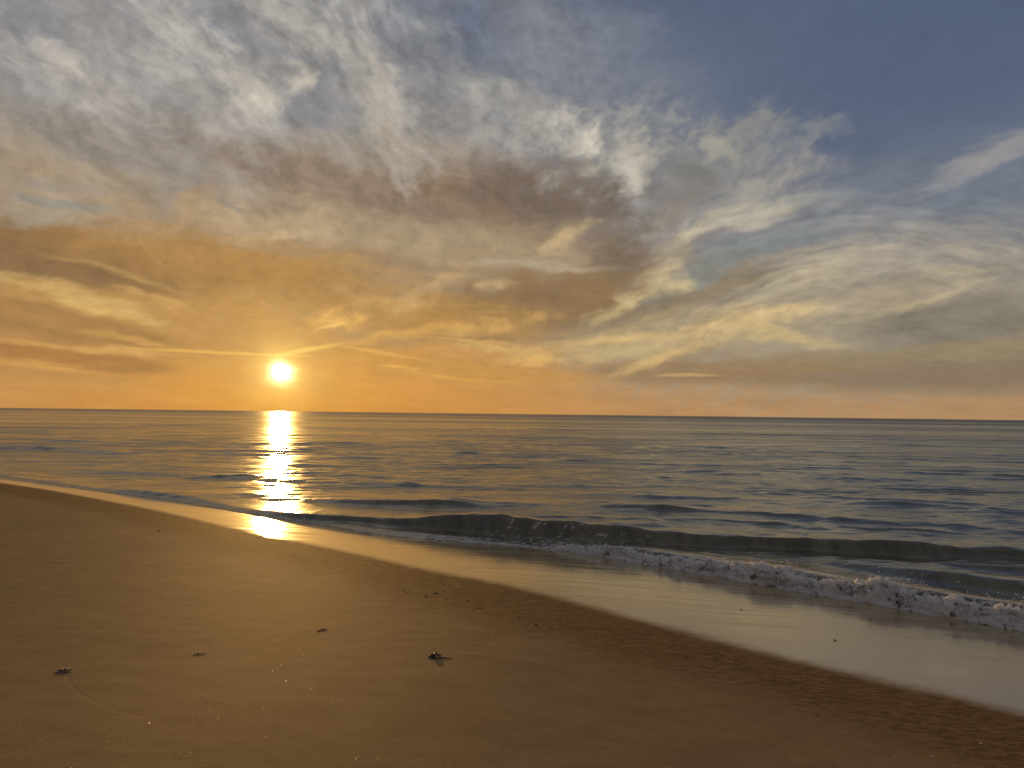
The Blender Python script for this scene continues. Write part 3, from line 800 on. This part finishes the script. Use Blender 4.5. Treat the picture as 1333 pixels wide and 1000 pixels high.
def frond_mesh(rng, length, width, curl, lift):
    """a crumpled blade of weed: closed ribbon with thickness, wavy rim"""
    nu, nv_ = 22, 7
    V, top = [], []
    th = 0.0022
    ph = rng.rand() * 6
    for side in (1, -1):
        for i in range(nu):
            u = i / (nu - 1)
            w = width * (math.sin(math.pi * min(1, u * 0.92 + 0.06)) ** 0.7) * (1 + 0.22 * math.sin(u * 17 + ph))
            a = curl * u
            cx, cyy = length * (math.sin(a) / max(curl, 1e-3)), length * ((1 - math.cos(a)) / max(curl, 1e-3))
            for j in range(nv_):
                v = j / (nv_ - 1) - 0.5
                x = cx - math.sin(a) * v * w; y = cyy + math.cos(a) * v * w
                z = lift * math.sin(math.pi * u) * (0.6 + 0.4 * math.sin(ph + 9 * u)) + abs(v) * w * 0.22 * (0.6 + 0.5 * math.sin(13 * u + ph)) + 0.002
                z += 0.002 * math.sin(23 * u + 7 * v + ph)
                V.append((x, y, max(z, 0.001) + side * th / 2))
    n1 = nu * nv_
    F = []
    for i in range(nu - 1):
        for j in range(nv_ - 1):
            a, b, c, d = i * nv_ + j, i * nv_ + j + 1, (i + 1) * nv_ + j + 1, (i + 1) * nv_ + j
            F.append((a, d, c, b)); F.append((n1 + a, n1 + b, n1 + c, n1 + d))
    ring = [j for j in range(nv_)] + [i * nv_ + nv_ - 1 for i in range(1, nu)] + [(nu - 1) * nv_ + j for j in range(nv_ - 2, -1, -1)] + [i * nv_ for i in range(nu - 2, 0, -1)]
    for k in range(len(ring)):
        a, b = ring[k], ring[(k + 1) % len(ring)]
        F.append((a, b, n1 + b, n1 + a))
    return np.array(V), np.array(F)

def stalk_mesh(rng, length, rad, bend):
    V, F = [], []; nu, nr = 16, 7
    for i in range(nu):
        u = i / (nu - 1)
        r = rad * (1.15 - 0.75 * u) * (1 + 0.2 * math.sin(11 * u))
        for j in range(nr):
            a = 2 * math.pi * j / nr
            V.append((length * u, bend * math.sin(2.6 * u) + r * math.cos(a), rad * 0.8 + r * math.sin(a) + 0.002 * math.sin(5 * u)))
    for i in range(nu - 1):
        for j in range(nr):
            k = (j + 1) % nr
            F.append((i * nr + j, (i + 1) * nr + j, (i + 1) * nr + k, i * nr + k))
    for e in (0, nu - 1):
        V.append(tuple(np.mean(V[e * nr:(e + 1) * nr], 0)))
        for j in range(0, nr):
            F.append((len(V) - 1, e * nr + j, e * nr + (j + 1) % nr, len(V) - 1))
    return np.array(V), np.array(F)

def part(name, vf, mat, parent, loc=(0, 0, 0), rz=0.0, smooth=True):
    v, f = vf
    o = bpy.data.objects.new(name, bpy.data.meshes.new(name))
    o.data.from_pydata([tuple(p) for p in v], [], [tuple(dict.fromkeys(int(i) for i in q)) for q in f])
    for pl in o.data.polygons: pl.use_smooth = smooth
    o.data.materials.append(mat)
    COLL.objects.link(o)
    o.parent = parent; o.location = loc; o.rotation_euler = (0, 0, rz)
    return o

def seat(o, px, py, sink=0.0):
    x, y = on_beach(px, py)
    o.location = (x, y, float(beach_z(np.array(x), np.array(y))) - sink + 0.012 * float(fbm(np.array([x / 2.3]), np.array([y / 2.3]), 3)[0]))
    return math.hypot(x, y)

def build_debris():
    weed = simple_mat('dark_seaweed', (0.020, 0.014, 0.006), (0.040, 0.028, 0.012), 0.5)
    stone = simple_mat('dark_pebble', (0.045, 0.035, 0.025), (0.085, 0.065, 0.045), 0.55, 120)
    shell = simple_mat('pale_shell', (0.70, 0.62, 0.50), (0.80, 0.74, 0.64), 0.25, 90)
    spots = [  # px, py, width in px, fronds, label
        (558, 856, 30, 3, 'largest dark seaweed scrap, a heaped clump with a pointed tail on the smooth sand'),
        (74, 873, 25, 2, 'dark seaweed scrap at the head of the thin drag line in the sand'),
        (254, 850, 24, 1, 'slim flat dark seaweed scrap lying between the sun column and the drag line'),
        (413, 821, 15, 1, 'smallest dark seaweed scrap, split in two thin bars, farthest up the smooth sand'),
    ]
    for k, (px, py, wpx, nf, label) in enumerate(spots):
        rng = np.random.RandomState(40 + k)
        e = bpy.data.objects.new('seaweed_scrap', None); COLL.objects.link(e)
        e.empty_display_size = 0.05
        dist = seat(e, px, py, 0.003)
        W_ = wpx * dist / 1000.0
        for j in range(nf):
            part('frond', frond_mesh(rng, W_ * (0.62 - 0.12 * j), W_ * 0.30, 0.5 + 0.5 * rng.rand(), (0.05 if nf > 2 else 0.025) * W_ * (1 + 0.3 * j)), weed, e,
                 (W_ * 0.05 * j, W_ * 0.12 * (j - 0.5), W_ * (0.02 * j if nf > 2 else 0.01 * j)), -0.25 + 0.55 * rng.rand() * (1 if j % 2 else -1))
        part('stalk', stalk_mesh(rng, W_, W_ * (0.03 if nf > 2 else 0.022), -0.06 * W_), weed, e, (0, -0.02 * W_, 0), -0.08)
        if k == 3:
            part('frond', frond_mesh(rng, W_ * 0.5, W_ * 0.2, 0.3, 0.05 * W_), weed, e, (W_ * 0.2, W_ * 0.30, 0), 0.05)
        e['label'] = label; e['category'] = 'seaweed'; e['group'] = 'seaweed scraps on the sand'

    def nub(rng, rx, ry, rz):
        t = bmesh.new(); bmesh.ops.create_icosphere(t, subdivisions=2, radius=1.0)
        ph = rng.rand(3) * 9
        for v in t.verts:
            c = v.co
            m = 1 + 0.22 * math.sin(3.1 * c.x + ph[0]) * math.sin(2.7 * c.y + ph[1]) + 0.14 * math.sin(5.3 * c.z + 4.1 * c.x + ph[2])
            v.co = (c.x * rx * m, c.y * ry * m, max(c.z, -0.55) * rz * m + rz * 0.35)
        me = bpy.data.meshes.new('pebble'); t.to_mesh(me); t.free()
        for p in me.polygons: p.use_smooth = True
        return me

    def scatter(kind, pts, mat, label, cat, group, flat=0.35):
        rng = np.random.RandomState(len(pts) * 7 + len(kind))
        shapes = []
        for _ in range(4):
            me = nub(rng, 1.0, 0.62 + 0.2 * rng.rand(), flat); me.name = kind; me.materials.append(mat); shapes.append(me)
        for i, (px, py, wpx) in enumerate(pts):
            o = bpy.data.objects.new(kind, shapes[i % 4]); COLL.objects.link(o)
            dist = seat(o, px, py, 0.001)
            s = 0.40 * wpx * dist / 1000.0
            o.scale = (s, s, s); o.rotation_euler = (0, 0, rng.rand() * 0.8 - 0.4)
            o['label'] = label[i] if isinstance(label, list) else label
            o['category'] = cat
            if group: o['group'] = group
    scatter('pebble', [(525, 768, 5), (530, 771, 4), (554, 776, 6), (567, 772, 7), (577, 770, 4), (589, 770.5, 4), (608, 782, 6), (624, 791, 7), (580, 779, 4),
                       (636, 828, 4), (674, 803, 5), (697, 813, 7), (711, 821, 4), (716, 819, 5), (679, 806, 3)],
            stone, 'tiny dark pebble in the loose row across the middle of the damp sand', 'pebble', 'dark pebbles along the damp sand', 0.3)
    scatter('pebble', [(207, 691, 5)], stone, ['lone dark pebble on the sand below the left end of the wet strip'], 'pebble', None)
    scatter('pebble', [(965, 794, 4), (1087, 834, 5)], stone, ['small dark pebble on the shiny wet strip, nearer the breaking foam', 'small dark pebble on the shiny wet strip, nearer the sand edge'], 'pebble', None)
    scatter('pebble', [(1030.5, 856, 4), (1025, 870, 5), (1050, 876, 6), (905, 879, 4), (1063, 931, 5), (800, 842, 4)],
            stone, 'tiny dark pebble along the lower edge of the wet strip', 'pebble', 'dark pebbles by the wet edge', 0.3)
    scatter('shell_fragment', [(1033, 868, 3), (1277, 969, 4), (1165, 985, 3), (1214, 985, 3), (770, 917, 3), (785, 932, 2.5), (198, 832, 3), (155, 886, 3), (212, 776, 2.5),
                               (270, 910, 3), (257, 936, 3), (321, 863, 2.5), (176, 897, 2.5), (186, 869, 2.5), (233, 914, 2.5), (60, 960, 3)],
            shell, 'tiny pale shell fragment glinting on the sand', 'shell', 'pale shell fragments on the sand', 0.4)

    # shell grit: far too many to count
    rng = np.random.RandomState(77)
    ov = np.array([(1, 0, 0), (0, 1, 0), (-1, 0, 0), (0, -1, 0), (0.55, 0.55, 0.22), (-0.55, 0.55, 0.22), (-0.55, -0.55, 0.22), (0.55, -0.55, 0.22)], float)
    of = np.array([(4, 5, 6, 7), (0, 1, 5, 4), (1, 2, 6, 5), (2, 3, 7, 6), (3, 0, 4, 7), (3, 2, 1, 0)])
    V, F = [], []; nv = 0
    N = 9000
    az = rng.normal(-15, 17, N); r = 3.0 * (14 / 3.0) ** (rng.rand(N) ** 1.25)
    X, Y = r * np.sin(np.radians(az)), r * np.cos(np.radians(az))
    ok = (WET.dist(X, Y) > 0.15) & (np.abs(az) < 60)
    X, Y, r = X[ok], Y[ok], r[ok]
    Z = beach_z(X, Y) + 0.012 * fbm(X / 2.3, Y / 2.3, 3)
    for x, y, z, rr in zip(X, Y, Z, r):
        s = 0.0008 + 0.0013 * rng.rand() ** 2.5
        t = Matrix.Rotation(rng.rand() * 6.28, 3, 'Z') @ Matrix.Rotation(rng.normal() * 0.20, 3, 'X') @ Matrix.Rotation(rng.normal() * 0.20, 3, 'Y')
        V.append((ov * s) @ np.array(t).T + (x, y, z + 0.0010)); F.append(of + nv); nv += 8
    grit = Nodes('shell_grit')
    bs = grit.new('ShaderNodeBsdfPrincipled', {}, Base_Color=(0.38, 0.28, 0.16), Roughness=0.26)
    o = mesh_object('shell_grit', np.concatenate(V), np.concatenate(F), grit.done(bs.outputs[0]), False)
    o['kind'] = 'stuff'
    o['label'] = 'glinting grit scattered over the sand'

build_sky()
build_beach()
build_sea()
build_foam()
build_debris()

cy = scene.cycles
cy.max_bounces = 6; cy.diffuse_bounces = 3; cy.glossy_bounces = 3; cy.transmission_bounces = 2; cy.transparent_max_bounces = 6
cy.caustics_reflective = False; cy.caustics_refractive = False
cy.sample_clamp_indirect = 4.0
world.cycles.sampling_method = 'NONE'
